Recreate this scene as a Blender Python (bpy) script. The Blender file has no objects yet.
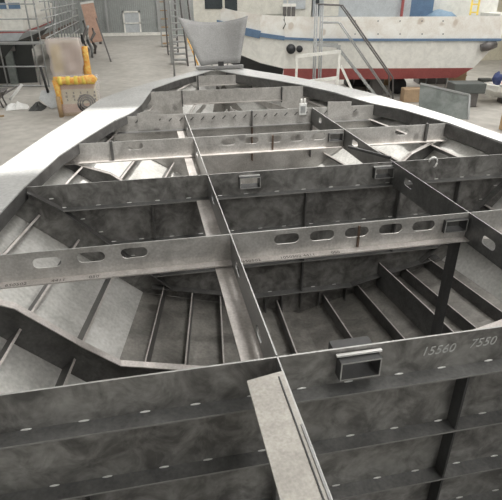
import bpy, bmesh, math, random
from mathutils import Vector, Matrix
random.seed(7)
S = bpy.context.scene
COL = S.collection

# ------------------------------------------------------------------ camera
F_PX, PITCH, YAW, ROLL = 496.9, 0.4812, 0.1974, -0.0045
CAM = Vector((0, 0, 4.0)); DK = 2.75                 # camera height, deck height above the shop floor
fw = Vector((math.sin(YAW)*math.cos(PITCH), math.cos(YAW)*math.cos(PITCH), -math.sin(PITCH)))
rt0 = Vector((math.cos(YAW), -math.sin(YAW), 0)); up0 = rt0.cross(fw)
rt = rt0*math.cos(ROLL) + up0*math.sin(ROLL); up = up0*math.cos(ROLL) - rt0*math.sin(ROLL)
cd = bpy.data.cameras.new('camera'); cam = bpy.data.objects.new('camera', cd); COL.objects.link(cam)
cd.sensor_width = 36; cd.sensor_fit = 'HORIZONTAL'; cd.lens = F_PX/502*36; cd.clip_end = 300; cd.clip_start = .02
m = Matrix((rt, up, -fw)).transposed().to_4x4(); m.translation = CAM; cam.matrix_world = m
S.camera = cam

def ray(x, y): return rt*((x-251)/F_PX) + up*(-(y-250)/F_PX) + fw
def on_floor(x, y, z=0.0):
    d = ray(x, y); return CAM + d*((z-CAM.z)/d.z)
def at_y(x, y, Y):
    d = ray(x, y); return CAM + d*(Y/d.y)
HF = Vector((math.sin(YAW), math.cos(YAW), 0))
def at_depth(x, y, D):
    d = ray(x, y); return CAM + d*(D/d.dot(HF))

# ------------------------------------------------------------------ light
S.view_settings.view_transform = 'Standard'; S.view_settings.look = 'None'
S.view_settings.gamma = 1; S.view_settings.exposure = 0.0
W = bpy.data.worlds.new('daylight'); S.world = W; W.use_nodes = True
W.node_tree.nodes['Background'].inputs[0].default_value = (.95, .98, 1, 1)
W.node_tree.nodes['Background'].inputs[1].default_value = .6
ROOF = 11.0
SUN_D = Vector((-.16, .10, -1.0))
sd = bpy.data.lights.new('sun', 'SUN'); sd.energy = 7.0; sd.angle = math.radians(1.5); sd.color = (1, .98, .94)
so = bpy.data.objects.new('sun', sd); COL.objects.link(so); so.location = (5, -5, 30)
so.rotation_euler = SUN_D.to_track_quat('-Z', 'Y').to_euler()
def skylight(x, y, sx, sy, e):
    l = bpy.data.lights.new('skylight', 'AREA'); l.shape = 'RECTANGLE'; l.size = sx; l.size_y = sy; l.energy = e
    l.color = (1, .985, .96)
    o = bpy.data.objects.new('skylight', l); COL.objects.link(o); o.location = (x, y, ROOF-.15)
for (sx_, e_) in ((-9, 2500), (4.0, 3300), (14, 4600)):
    skylight(sx_, 21, 2.6, 66, e_)
# added fill lamp behind the camera, brightens the aft-facing steel
l = bpy.data.lights.new('aft_fill', 'AREA'); l.shape = 'RECTANGLE'; l.size = 22; l.size_y = 4.5; l.energy = 330; l.color = (1, .985, .96)
o = bpy.data.objects.new('aft_fill', l); COL.objects.link(o); o.location = (2, -13.9, 7.5); o.rotation_euler = (math.radians(90), 0, 0)

# ------------------------------------------------------------------ materials
MAT = {}
def newmat(name):
    mt = bpy.data.materials.new(name); mt.use_nodes = True; MAT[name] = mt
    nt = mt.node_tree; return mt, nt, nt.nodes['Principled BSDF']
def rgb(c): return (c[0], c[1], c[2], 1)
def mottled(name, c0, c1, scale=5, rough=.5, metal=0.0, fine=60, bump=.02, spots=None, rvar=.12):
    mt, nt, b = newmat(name); N = nt.nodes.new; L = nt.links.new
    tc = N('ShaderNodeTexCoord'); n1 = N('ShaderNodeTexNoise'); n2 = N('ShaderNodeTexNoise')
    n1.inputs['Scale'].default_value = scale; n1.inputs['Detail'].default_value = 6; n1.inputs['Roughness'].default_value = .65
    n1.inputs['Distortion'].default_value = .6
    n2.inputs['Scale'].default_value = fine; n2.inputs['Detail'].default_value = 3
    L(tc.outputs['Object'], n1.inputs['Vector']); L(tc.outputs['Object'], n2.inputs['Vector'])
    r = N('ShaderNodeValToRGB'); r.color_ramp.elements[0].position = .38; r.color_ramp.elements[1].position = .62
    r.color_ramp.elements[0].color = rgb(c0); r.color_ramp.elements[1].color = rgb(c1)
    L(n1.outputs['Fac'], r.inputs['Fac'])
    mx = N('ShaderNodeMixRGB'); mx.blend_type = 'OVERLAY'; mx.inputs[0].default_value = .45
    L(r.outputs['Color'], mx.inputs[1]); L(n2.outputs['Color'], mx.inputs[2])
    bw = N('ShaderNodeRGBToBW'); L(n2.outputs['Color'], bw.inputs[0]); L(bw.outputs[0], mx.inputs[2])
    out = mx
    if spots:
        v = N('ShaderNodeTexVoronoi'); v.inputs['Scale'].default_value = spots[0]; L(tc.outputs['Object'], v.inputs['Vector'])
        n3 = N('ShaderNodeTexNoise'); n3.inputs['Scale'].default_value = spots[0]*3; L(tc.outputs['Object'], n3.inputs['Vector'])
        ad = N('ShaderNodeMath'); ad.operation = 'MULTIPLY_ADD'; ad.inputs[1].default_value = .35
        L(n3.outputs['Fac'], ad.inputs[0]); L(v.outputs['Distance'], ad.inputs[2])
        r2 = N('ShaderNodeValToRGB'); r2.color_ramp.elements[0].position = .26; r2.color_ramp.elements[1].position = .34
        r2.color_ramp.elements[0].color = (1, 1, 1, 1); r2.color_ramp.elements[1].color = (0, 0, 0, 1)
        L(ad.outputs[0], r2.inputs['Fac'])
        sc = N('ShaderNodeMath'); sc.operation = 'MULTIPLY'; sc.inputs[1].default_value = .7; L(r2.outputs['Color'], sc.inputs[0])
        m2 = N('ShaderNodeMixRGB'); m2.inputs[2].default_value = rgb(spots[1]); L(sc.outputs[0], m2.inputs[0]); L(mx.outputs[0], m2.inputs[1])
        out = m2
    L(out.outputs[0], b.inputs['Base Color'])
    mr = N('ShaderNodeMapRange'); mr.inputs['To Min'].default_value = rough-rvar; mr.inputs['To Max'].default_value = rough+rvar
    L(n1.outputs['Fac'], mr.inputs['Value']); L(mr.outputs[0], b.inputs['Roughness'])
    b.inputs['Metallic'].default_value = metal
    if bump:
        bp = N('ShaderNodeBump'); bp.inputs['Strength'].default_value = bump; L(n2.outputs['Fac'], bp.inputs['Height']); L(bp.outputs[0], b.inputs['Normal'])
    return mt
def plain(name, c, rough=.5, metal=0, **k):
    c0 = [v*.86 for v in c]; return mottled(name, c0, c, 4, rough, metal, 40, .01, rvar=.06, **k)
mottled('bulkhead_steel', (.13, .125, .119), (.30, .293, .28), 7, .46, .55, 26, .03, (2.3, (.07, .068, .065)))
mottled('beam_steel', (.42, .405, .385), (.58, .562, .54), 5, .42, .55, 70, .02, (3.1, (.2, .19, .18)))
mottled('stiffener_shade_steel', (.085, .083, .08), (.15, .147, .143), 6, .42, .4)  # stiffener steel, darkened to hold the shadow side of the stringers
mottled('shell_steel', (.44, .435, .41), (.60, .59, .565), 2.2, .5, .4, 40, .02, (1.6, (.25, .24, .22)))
mottled('bottom_shade_steel', (.15, .142, .13), (.26, .247, .225), 4, .5, .4, 50, .03, (2.2, (.09, .08, .07)))  # brownish bottom plating, darkened further as painted shade low in the hull
mottled('deck_steel', (.37, .37, .36), (.43, .43, .42), 1.6, .5, .1, 40, .01)
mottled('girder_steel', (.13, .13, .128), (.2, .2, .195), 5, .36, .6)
mottled('flange_steel', (.43, .40, .375), (.56, .525, .50), 6, .45, .4, 80, .03)
mottled('plank_steel', (.29, .272, .245), (.42, .398, .362), 3.5, .48, .3, 90, .04, (4, (.3, .28, .25)))
mottled('bow_steel', (.25, .247, .243), (.30, .297, .292), 3, .6, .1)
plain('weld_metal', (.8, .79, .77), .35, .3); plain('lip_edge', (.27, .265, .255), .5, .3); plain('cut_edge', (.42, .415, .4), .45, .4)
plain('dark_scale_shade', (.05, .05, .05), .6, .1)  # dark mill scale, also the painted shade of the tube stubs
plain('rust', (.10, .065, .045), .8)
plain('chalk', (.46, .46, .45), .9)
plain('stencil_ink', (.12, .11, .10), .8)
mottled('concrete', (.36, .342, .31), (.43, .41, .375), .35, .6, 0, 3, .02, (.22, (.36, .34, .31)))
plain('white_paint', (.86, .85, .80), .35); plain('cream_paint', (.72, .70, .63), .5)
plain('blue_paint', (.13, .21, .33), .4); plain('red_paint', (.38, .10, .095), .5)
plain('black_paint', (.03, .032, .035), .5); plain('grey_panel', (.52, .55, .57), .5)
plain('window_glass', (.05, .06, .065), .15); plain('galvanized', (.42, .43, .43), .45, .5)
plain('dark_pipe', (.16, .15, .145), .5, .4); plain('timber', (.42, .29, .16), .8); plain('cardboard', (.42, .30, .19), .85)
mottled('orange_foam', (.78, .30, .05), (.85, .62, .18), 9, .7); plain('yellow_tape', (.85, .65, .12), .6)
plain('pale_carton', (.62, .56, .42), .85); plain('carton_band', (.55, .36, .28), .8)
plain('tarp_and_shade', (.035, .038, .036), .6); plain('blue_tarp', (.20, .30, .40), .6); plain('dark_rubber', (.03, .03, .03), .7)
plain('white_scrap', (.80, .80, .78), .6); plain('wall_cream', (.66, .62, .50), .8); plain('red_cloth', (.55, .09, .07), .8)
mottled('wall_sheet', (.36, .40, .38), (.45, .49, .47), .5, .6, .1, 10, .0)
mottled('crust_paint', (.74, .70, .64), (.86, .85, .81), 1.6, .5, 0, 20, .01, (1.1, (.52, .44, .36)))
mottled('plate_slag', (.16, .18, .17), (.26, .28, .27), 2, .5, .3)
plain('plate_dark', (.10, .11, .105), .6); plain('navy_bag', (.05, .07, .18), .7)
plain('roof_sheet', (.5, .5, .48), .8)
mt, nt, b = newmat('plastic_film')
b.inputs['Base Color'].default_value = (.85, .80, .76, 1); b.inputs['Roughness'].default_value = .25; b.inputs['Alpha'].default_value = .30

mt, nt, b = newmat('milky_film')
b.inputs['Base Color'].default_value = (.72, .64, .60, 1); b.inputs['Roughness'].default_value = .25; b.inputs['Alpha'].default_value = .6
# ------------------------------------------------------------------ mesh helpers
def link(name, me, mat, parent=None, smooth=False):
    o = bpy.data.objects.new(name, me); COL.objects.link(o)
    if mat: 
        if not me.materials: me.materials.append(MAT[mat])
    if parent is not None:
        o.parent = parent
        p = Vector((0, 0, 0)); q = parent
        while q: p += q.location; q = q.parent
        o.location = -p
    if smooth:
        for f in me.polygons: f.use_smooth = True
    return o
def bm_obj(name, bm, mat, parent=None, smooth=False):
    bmesh.ops.recalc_face_normals(bm, faces=bm.faces[:])
    me = bpy.data.meshes.new(name); bm.to_mesh(me); bm.free(); return link(name, me, mat, parent, smooth)
def add_box(bm, x0, x1, y0, y1, z0, z1):
    vs = [bm.verts.new((x, y, z)) for z in (z0, z1) for y in (y0, y1) for x in (x0, x1)]
    for f in ((0, 2, 3, 1), (4, 5, 7, 6), (0, 1, 5, 4), (2, 6, 7, 3), (0, 4, 6, 2), (1, 3, 7, 5)): bm.faces.new([vs[i] for i in f])
def box(name, x0, x1, y0, y1, z0, z1, mat, parent=None, bev=0):
    bm = bmesh.new(); add_box(bm, x0, x1, y0, y1, z0, z1)
    if bev: bmesh.ops.bevel(bm, geom=bm.edges[:], offset=bev, segments=1, affect='EDGES')
    return bm_obj(name, bm, mat, parent)
def add_bar(bm, p, q, w, h, upv=(0, 0, 1), off=(0, 0)):
    p = Vector(p); q = Vector(q); d = (q-p).normalized(); u = Vector(upv)
    s = d.cross(u).normalized(); u = s.cross(d).normalized(); vs = []
    for c in (p, q):
        for a, b_ in ((-1, -1), (1, -1), (1, 1), (-1, 1)): vs.append(bm.verts.new(c + s*(a*w/2+off[0]) + u*(b_*h/2+off[1])))
    for f in ((0, 3, 2, 1), (4, 5, 6, 7), (0, 1, 5, 4), (1, 2, 6, 5), (2, 3, 7, 6), (3, 0, 4, 7)): bm.faces.new([vs[i] for i in f])
def bar(name, p, q, w, h, mat, parent=None, upv=(0, 0, 1), off=(0, 0)):
    bm = bmesh.new(); add_bar(bm, p, q, w, h, upv, off); return bm_obj(name, bm, mat, parent)
def add_tube(bm, pts, r, n=8):
    pts = [Vector(p) for p in pts]; rings = []
    for i, p in enumerate(pts):
        d = (pts[min(i+1, len(pts)-1)] - pts[max(i-1, 0)]).normalized()
        a = d.cross(Vector((0, 0, 1)))
        if a.length < .05: a = d.cross(Vector((1, 0, 0)))
        a.normalize(); b_ = d.cross(a)
        rr = r[i] if isinstance(r, (list, tuple)) else r
        rings.append([bm.verts.new(p + a*rr*math.cos(2*math.pi*k/n) + b_*rr*math.sin(2*math.pi*k/n)) for k in range(n)])
    for A, B in zip(rings, rings[1:]):
        for k in range(n): bm.faces.new((A[k], A[(k+1) % n], B[(k+1) % n], B[k]))
    bm.faces.new(rings[0][::-1]); bm.faces.new(rings[-1])
def tube(name, pts, r, mat, parent=None, n=8):
    bm = bmesh.new(); add_tube(bm, pts, r, n); return bm_obj(name, bm, mat, parent, True)
def sheet(name, polys, thick, mat, parent=None):
    """polys: lists of 3D points (shared edges merged), extruded by vector thick"""
    bm = bmesh.new()
    for p in polys: bm.faces.new([bm.verts.new(v) for v in p])
    bmesh.ops.remove_doubles(bm, verts=bm.verts[:], dist=1e-5)
    bmesh.ops.recalc_face_normals(bm, faces=bm.faces[:])
    g = bmesh.ops.extrude_face_region(bm, geom=bm.faces[:])
    # keep originals as the back side
    vs = [v for v in g['geom'] if isinstance(v, bmesh.types.BMVert)]
    bmesh.ops.translate(bm, verts=vs, vec=Vector(thick))
    return bm_obj(name, bm, mat, parent)
def edge_bright(o, mat='cut_edge'):  # ground top edges, their sky reflection put into the paler colour
    me = o.data; me.materials.append(MAT[mat]); zt = max(v.co.z for v in me.vertices)
    for f in me.polygons:
        if abs(f.normal.z) > .9 and all(me.vertices[i].co.z > zt-.02 for i in f.vertices): f.material_index = 1
    return o
def slotted(s0, s1, z0, z1, slots):
    """2D strips of a web plate from s0 to s1 with rounded slots (centre, z, length, height)"""
    polys = []; cur = s0
    for sl in sorted(slots):
        c, zc, ln, ht = sl[:4]; a, b_ = c-ln/2, c+ln/2; r = ht/2; rect = len(sl) > 4
        polys.append([(cur, z0), (a, z0), (a, zc), (a, z1), (cur, z1)] if cur == s0 else [(cur, z0), (a, z0), (a, zc), (a, z1), (cur, z1), (cur, zc)])
        xs = [a + r*(1-math.cos(math.pi/2*k/4)) for k in range(5)] + [b_ - r*(1-math.cos(math.pi/2*k/4)) for k in range(4, -1, -1)]
        if rect: xs = [a, b_]
        def hgt(x):
            if rect: return r
            e = min(x-a, b_-x); return r if e >= r else math.sqrt(max(0, r*r-(r-e)**2))
        for x0, x1 in zip(xs, xs[1:]):
            h0, h1 = hgt(x0), hgt(x1)
            tp = [(x0, zc+h0), (x1, zc+h1), (x1, z1), (x0, z1)]; bt = [(x0, z0), (x1, z0), (x1, zc-h1), (x0, zc-h0)]
            polys.append(tp); polys.append(bt)
        cur = b_
    polys.append([(cur, z0), (s1, z0), (s1, z1), (cur, z1)] + ([(cur, slots and sorted(slots)[-1][1])] if slots else []))
    return polys
def thing(name, label, cat, loc=(0, 0, 0), group=None):
    o = bpy.data.objects.new(name, None); COL.objects.link(o); o.location = loc; o.empty_display_size = .2
    tag(o, label, cat, group); return o
def tag(o, label, cat, group=None):
    o['label'] = label; o['category'] = cat
    if group: o['group'] = group
    return o
def struct(o): o['kind'] = 'structure'; return o
def interp(tab, y):
    if y <= tab[0][0]: return tab[0][1]
    for (a, va), (b_, vb) in zip(tab, tab[1:]):
        if y <= b_: return va + (vb-va)*(y-a)/(b_-a)
    return tab[-1][1]

# ------------------------------------------------------------------ the hall
Y_WALL = 56.0
struct(box('floor', -26, 30, -14, 57, -.2, 0, 'concrete'))
wf = struct(box('wall_back', -26, 30, Y_WALL+.3, Y_WALL+.5, 0, ROOF, 'wall_sheet'))
bm = bmesh.new()
for i in range(120):
    x = -14 + i*.2; add_box(bm, x, x+.1, Y_WALL+.22, Y_WALL+.3, .3, ROOF)
o = bm_obj('corrugation_rib', bm, 'galvanized', wf); o['kind'] = 'stuff'
for x in (-9.5, -6.3, -3.2, 1.8, 5.0): box('column', x-.12, x+.12, Y_WALL-.1, Y_WALL+.22, 0, ROOF, 'galvanized', wf)
for (a, b_) in (((-6.3, .5), (-3.2, 5)), ((-3.2, .5), (-6.3, 5)), ((1.8, .5), (5.0, 5))):
    bar('brace', (a[0], Y_WALL-.05, a[1]), (b_[0], Y_WALL-.05, b_[1]), .08, .08, 'galvanized', wf)
box('plinth', -8, 2.6, Y_WALL-.2, Y_WALL+.22, 0, .28, 'white_paint', wf)
dr = struct(box('door_1', -1.7, .0, Y_WALL+.1, Y_WALL+.22, .3, 2.25, 'grey_panel'))
for (x0, x1, z0, z1) in ((-1.7, -1.55, .3, 2.25), (-.15, 0, .3, 2.25), (-1.7, 0, 2.1, 2.25), (-1.7, 0, 1.1, 1.2)): box('door_frame', x0, x1, Y_WALL+.02, Y_WALL+.12, z0, z1, 'white_paint', dr)
struct(box('wall_left', -26.2, -26, -14, 57, 0, ROOF, 'wall_sheet'))
struct(box('wall_right', 30, 30.2, -14, 57, 0, ROOF, 'wall_cream'))
struct(box('wall_near', -26, 30, -14.2, -14, 0, ROOF, 'wall_sheet'))
# partition bay with the cream wall behind the white boat
# roof with one roof-light opening that the sun falls through
k = (ROOF-DK)
hx0, hx1 = -1.9 - SUN_D.x*k, 3.7 - SUN_D.x*k
hy0, hy1 = 3.95 - SUN_D.y*k, 6.15 - SUN_D.y*k
rp = []
X = [-26, hx0, hx1, 30]; Yv = [-14, hy0, hy1, 57]
for i in range(3):
    for j in range(3):
        if (i, j) != (1, 1): rp.append([(X[i], Yv[j], ROOF), (X[i+1], Yv[j], ROOF), (X[i+1], Yv[j+1], ROOF), (X[i], Yv[j+1], ROOF)])
struct(sheet('ceiling', rp, (0, 0, .15), 'roof_sheet'))

# ------------------------------------------------------------------ the hull under construction
CL = 1.18
Y1, Y2, Y3, Y4, Y5, Y6, Y7, YB = 1.456, 2.562, 3.65, 4.75, 5.83, 6.94, 8.04, 8.44
DOL = [(-1.5, -1.75), (1.46, -1.62), (2.56, -1.48), (3.2, -1.36), (3.65, -1.27), (4.15, -1.21), (4.58, -1.12), (5.19, -.99), (5.83, -.83), (6.64, -.58), (7.2, -.22), (7.59, .06), (8.04, .47), (8.3, .74), (8.44, .87)]
DOR = [(-1.5, 3.5), (2.5, 3.42), (4.17, 3.31), (5.0, 3.25), (5.7, 3.14), (6.4, 2.88), (7.0, 2.55), (7.87, 2.05), (8.2, 1.75), (8.44, 1.53)]
DIL = [(-1.5, -1.2), (2.5, -1.05), (3.1, -.99), (3.62, -.93), (4.36, -.79), (4.91, -.62), (5.6, -.38), (5.98, -.18), (6.3, -.08), (7.1, .07), (7.75, .48), (8.3, 1.0), (8.36, 1.1)]
DIR_ = [(-1.5, 3.22), (3.95, 3.14), (4.71, 3.07), (5.46, 2.90), (5.87, 2.69), (6.5, 2.42), (7.0, 2.12), (7.6, 1.72), (8.2, 1.25), (8.36, 1.12)]
SHEER = [(-1.5, 0), (5.83, 0), (6.94, .062), (8.04, .085), (8.44, .12)]
CHX = [(-1.5, 2.1), (1.46, 1.8), (2.56, 1.62), (3.65, 1.38), (4.75, 1.08), (5.83, .74), (6.94, .42), (8.04, .14), (8.44, .06)]     # chine half breadth
CHZ = [(-1.5, -1.08), (2.56, -1.06), (3.65, -1.0), (4.75, -.93), (5.83, -.82), (6.94, -.62), (8.04, -.28), (8.44, -.1)]
KZ = [(-1.5, -1.42), (3.65, -1.40), (4.75, -1.36), (5.83, -1.24), (6.94, -.95), (8.04, -.48), (8.44, -.2)]
def deck_pt(y, s): return Vector((interp(DOL if s < 0 else DOR, y), y, DK + interp(SHEER, y) - .004))
def chine_pt(y, s): return Vector((CL + s*interp(CHX, y), y, DK + interp(CHZ, y)))
def keel_pt(y): return Vector((CL, y, DK + interp(KZ, y)))
def side_pt(y, s, f): return deck_pt(y, s).lerp(chine_pt(y, s), f)
def bott_pt(y, s, f): return chine_pt(y, s).lerp(keel_pt(y), f)

hull = thing('boat_hull', 'bare steel boat hull under construction with open deck beams and bulkheads', 'boat hull', (CL, 3.4, 0))
stations = [-1.5, 0, Y1, Y2, Y3, Y4, Y5, Y6, Y7, YB]
def sub(a, b_, n=4): return [a + (b_-a)*i/n for i in range(n+1)]
for a, b_ in zip(stations, stations[1:]):
    ys = sub(a, b_)
    for s in (-1, 1):
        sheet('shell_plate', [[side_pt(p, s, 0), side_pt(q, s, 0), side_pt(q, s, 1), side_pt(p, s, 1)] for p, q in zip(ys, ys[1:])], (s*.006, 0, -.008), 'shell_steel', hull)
        sheet('bottom_plate', [[bott_pt(p, s, 0), bott_pt(q, s, 0), bott_pt(q, s, 1), bott_pt(p, s, 1)] for p, q in zip(ys, ys[1:])], (0, 0, -.01), 'bottom_shade_steel', hull)
sheet('stem_plate', [[deck_pt(YB, -1), deck_pt(YB, 1), chine_pt(YB, 1), keel_pt(YB), chine_pt(YB, -1)]], (0, .01, 0), 'shell_steel', hull)
# side decks
def deck_run(s, ya, yb):
    O = DOL if s < 0 else DOR; I = DIL if s < 0 else DIR_
    ys = sorted({ya, yb} | {t[0] for t in O if ya < t[0] < yb} | {t[0] for t in I if ya < t[0] < yb})
    P = []
    for p, q in zip(ys, ys[1:]):
        zp, zq = DK+interp(SHEER, p)+.002, DK+interp(SHEER, q)+.002
        P.append([(interp(O, p), p, zp), (interp(O, q), q, zq), (interp(I, q), q, zq), (interp(I, p), p, zp)])
    return P
for s in (-1, 1):
    cuts = [-1.5, 1.0, 3.2, 5.98, YB]
    for a, b_ in zip(cuts, cuts[1:]):
        sheet('deck_plate', deck_run(s, a, b_ - (.004 if b_ < YB else 0)), (0, 0, .01), 'deck_steel', hull)
    # rim bar under the inner deck edge, dark and deep to paint the deck's shade
    I = DIL if s < 0 else DIR_
    dp = .09 if s < 0 else .13
    ys = [t for t in (1.6, 2.5, 3.1, 3.62, 4.36, 4.91, 5.46, 5.98, 6.3, 7.1, 7.75, 8.2)]
    sheet('deck_edge_bar', [[(interp(I, p), p, DK+interp(SHEER, p)), (interp(I, q), q, DK+interp(SHEER, q)), (interp(I, q), q, DK+interp(SHEER, q)-dp), (interp(I, p), p, DK+interp(SHEER, p)-dp)] for p, q in zip(ys, ys[1:])], (s*.01, 0, 0), 'stiffener_shade_steel', hull)

bead_me = None
def bead(x, y, z, parent, ln=.045):
    global bead_me
    if bead_me is None:
        bm = bmesh.new(); bmesh.ops.create_uvsphere(bm, u_segments=6, v_segments=4, radius=1)
        bead_me = bpy.data.meshes.new('weld_bead'); bm.to_mesh(bead_me); bm.free(); bead_me.materials.append(MAT['weld_metal'])
    o = bpy.data.objects.new('weld_bead', bead_me); COL.objects.link(o); o.parent = parent
    p = Vector((0, 0, 0)); q = parent
    while q: p += q.location; q = q.parent
    o.location = Vector((x, y, z)) - p; o.scale = (ln/2, .004, .004)
def section_poly(y, inset=.004):
    return [deck_pt(y, -1)+Vector((inset, 0, 0)), chine_pt(y, -1)+Vector((inset, 0, inset)), keel_pt(y)+Vector((0, 0, inset)), chine_pt(y, 1)+Vector((-inset, 0, inset)), deck_pt(y, 1)+Vector((-inset, 0, 0))]
def span_at(y, z, m=.01):
    """x range of the section at deck-relative height z"""
    out = []
    for s in (-1, 1):
        d, c, kx = deck_pt(y, s), chine_pt(y, s), keel_pt(y); zz = DK+z
        if zz >= c.z: f = (d.z-zz)/(d.z-c.z); x = d.lerp(c, f).x
        else: f = (c.z-zz)/(c.z-kx.z); x = c.lerp(kx, min(1, f)).x
        out.append(x - s*m)
    return out
def bulkhead_polys(y, holes=(), zt=-.16):
    P = section_poly(y); xa, xb = span_at(y, zt, .004)
    low = [[(xa, y, DK+zt), P[1], P[2], P[3], (xb, y, DK+zt)]]
    a0 = P[0].x; b0 = P[4].x; strips = slotted(xa, xb, zt, -.004, list(holes))
    out = low + [[(x, y, DK+z) for x, z in p] for p in strips]
    out.append([(xa, y, DK+zt), (xa, y, DK-.004), (a0, y, DK-.004)]); out.append([(xb, y, DK+zt), (b0, y, DK-.004), (xb, y, DK-.004)])
    return out
def stub(parent, x0, x1, z0, z1, ya, yb, mat='dark_scale_shade', t=.006):  # dark tube colour stands in for the shade inside
    """open rectangular tube along y"""
    bm = bmesh.new()
    o_ = [(x0, z0), (x1, z0), (x1, z1), (x0, z1)]; i_ = [(x0+t, z0+t), (x1-t, z0+t), (x1-t, z1-t), (x0+t, z1-t)]
    V = {}
    for kk, y in enumerate((ya, yb)):
        for nm, L in (('o', o_), ('i', i_)):
            for j, (x, z) in enumerate(L): V[nm, kk, j] = bm.verts.new((x, y, DK+z))
    for j in range(4):
        l = (j+1) % 4
        bm.faces.new([V['o', 0, j], V['o', 0, l], V['o', 1, l], V['o', 1, j]]); bm.faces.new([V['i', 0, j], V['i', 1, j], V['i', 1, l], V['i', 0, l]])
        for kk in (0, 1): bm.faces.new([V['o', kk, j], V['i', kk, j], V['i', kk, l], V['o', kk, l]])
    o = bm_obj('tube_stub', bm, mat, parent); o.data.materials.append(MAT['cut_edge'])
    for f in o.data.polygons:
        if f.normal.y < -.9: f.material_index = 1
    return o
GX0, GX1 = .39, 1.92
T = .008
def stiffener(parent, y, z, x0, x1, d=.07, beads=(), mat='girder_steel'):
    o = box('stiffener', x0, x1, y-d, y, DK+z-.009, DK+z, mat, parent); o.data.materials.append(MAT['lip_edge'])
    for f in o.data.polygons:
        if f.normal.y < -.9: f.material_index = 1
    for bx in beads:
        if x0 < bx < x1: bead(bx, y-.004, DK+z+.004, parent)

def text(name, s, size, loc, mat, parent, rot=(math.pi/2, 0, 0), shear=0):
    cu = bpy.data.curves.new(name, 'FONT'); cu.body = s; cu.size = size; cu.extrude = .0006; cu.shear = shear
    t = bpy.data.objects.new(name, cu); COL.objects.link(t)
    dg = bpy.context.evaluated_depsgraph_get(); me = bpy.data.meshes.new_from_object(t.evaluated_get(dg))
    bpy.data.objects.remove(t); me.materials.clear()
    M = Matrix.Translation(loc) @ Matrix.Rotation(rot[2], 4, 'Z') @ Matrix.Rotation(rot[0], 4, 'X'); me.transform(M)
    return link(name, me, mat, parent)

# near bulkhead
b1 = sheet('bulkhead', bulkhead_polys(Y1, [(.7225, -.0805, .171, .089, 1)]), (0, T, 0), 'bulkhead_steel', hull)
for z, off in ((-.18, 0), (-.50, .07), (-.82, -.05), (-1.10, .1)):
    x0, x1 = span_at(Y1, z, .03)
    stiffener(b1, Y1, z, x0, x1, .07, [-.55+off*.5+i*.21 + random.uniform(-.015, .015) for i in range(18)])
for x, zt in ((CL+.03, -.19), (GX0, -.19), (2.3, -.19), (-.4, -.51)):
    for za, zb in ((zt, -.5), (-.508, -.82), (-.828, -1.1), (-1.108, -1.3)):
        if za - zb < .1 or za > zt+.01: continue
        zb2 = max(zb, interp([(-1.0, -1.2), (1.18, -1.38), (3, -1.2)], x)+.03)
        if za > zb2: box('vertical_stiffener', x-.005, x+.005, Y1-.065, Y1, DK+zb2, DK+za-.001, 'dark_scale_shade' if x > 1 and x < 2 else 'stiffener_shade_steel', b1)
stub(b1, .637, .808, -.125, -.036, Y1-.05, Y1+.095)
bar('weld_seam', (.63, Y1-.012, DK-.026), (.82, Y1-.012, DK-.026), .014, .008, 'weld_metal', b1)
text('chalk_number', '15560', .062, (1.005, Y1-.0025, DK-.098), 'chalk', b1, shear=.2)
text('chalk_number', '7550', .062, (1.225, Y1-.0025, DK-.090), 'chalk', b1, shear=.2)

# bulkhead two bays forward
b3 = sheet('bulkhead', bulkhead_polys(Y3, [(.7175, -.08, .165, .09, 1), (1.8375, -.08, .165, .09, 1)]), (0, T, 0), 'bulkhead_steel', hull)
def diag_x(z):   # ring stiffener inset from the shell on the bulkhead
    return interp([(-1.0, 1.1), (-.85, 1.25), (-.52, 1.56), (-.17, 1.9), (-.02, 2.11)], z)
for z, off in ((-.185, 0), (-.50, .08), (-.82, 0)):
    h = diag_x(z); stiffener(b3, Y3, z, CL-h+.01, CL+h-.01, .06, [-.7+off+i*.235 + random.uniform(-.02, .02) for i in range(20)])
stiffener(b3, Y3, -1.13, .55, 1.66, .07, [.65, .9, 1.3, 1.5])
for s in (-1, 1):
    pts = [(CL+s*diag_x(z), Y3-.03, DK+z) for z in (-.03, -.17, -.52, -.85, -1.0)]
    for p, q in zip(pts, pts[1:]): bar('ring_stiffener', p, q, .008, .06, 'stiffener_shade_steel', b3, upv=(0, 1, 0))
    for zz in (-.12, -.3, -.42, -.65): bead(CL+s*(diag_x(zz)-.02), Y3-.004, DK+zz+.015, b3, .04)
    bar('ring_stiffener', (CL+s*.47, Y3-.035, DK-1.13), (CL+s*1.3, Y3-.035, DK-.93), .07, .008, 'stiffener_shade_steel', b3)
for x in (CL, -.05, 2.0, 2.55):
    for za, zb in ((-.194, -.5), (-.508, -.82), (-.828, -1.13)):
        if abs(x-CL) > .5 and zb < -.9: continue
        box('vertical_stiffener', x-.005, x+.005, Y3-.055, Y3, DK+zb+.001, DK+za, 'stiffener_shade_steel', b3)
for x in (.85, 1.0, CL, 1.35, 1.6): box('vertical_stiffener', x-.005, x+.005, Y3-.06, Y3, DK-1.33, DK-1.14, 'stiffener_shade_steel', b3)
for x0 in (.635, 1.755): stub(b3, x0, x0+.165, -.125, -.035, Y3-.05, Y3+.05)
for x0 in (.635, 1.755): bar('weld_seam', (x0, Y3-.012, DK-.031), (x0+.165, Y3-.012, DK-.031), .014, .008, 'weld_metal', b3)
bm = bmesh.new(); add_tube(bm, [(2.28+.04*math.cos(a), Y3-.012, DK-.03+.045*math.sin(a)) for a in [math.radians(d) for d in range(-70, 200, 30)]], .008, 6); bm_obj('ring_eye', bm, 'weld_metal', b3, True)

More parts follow.
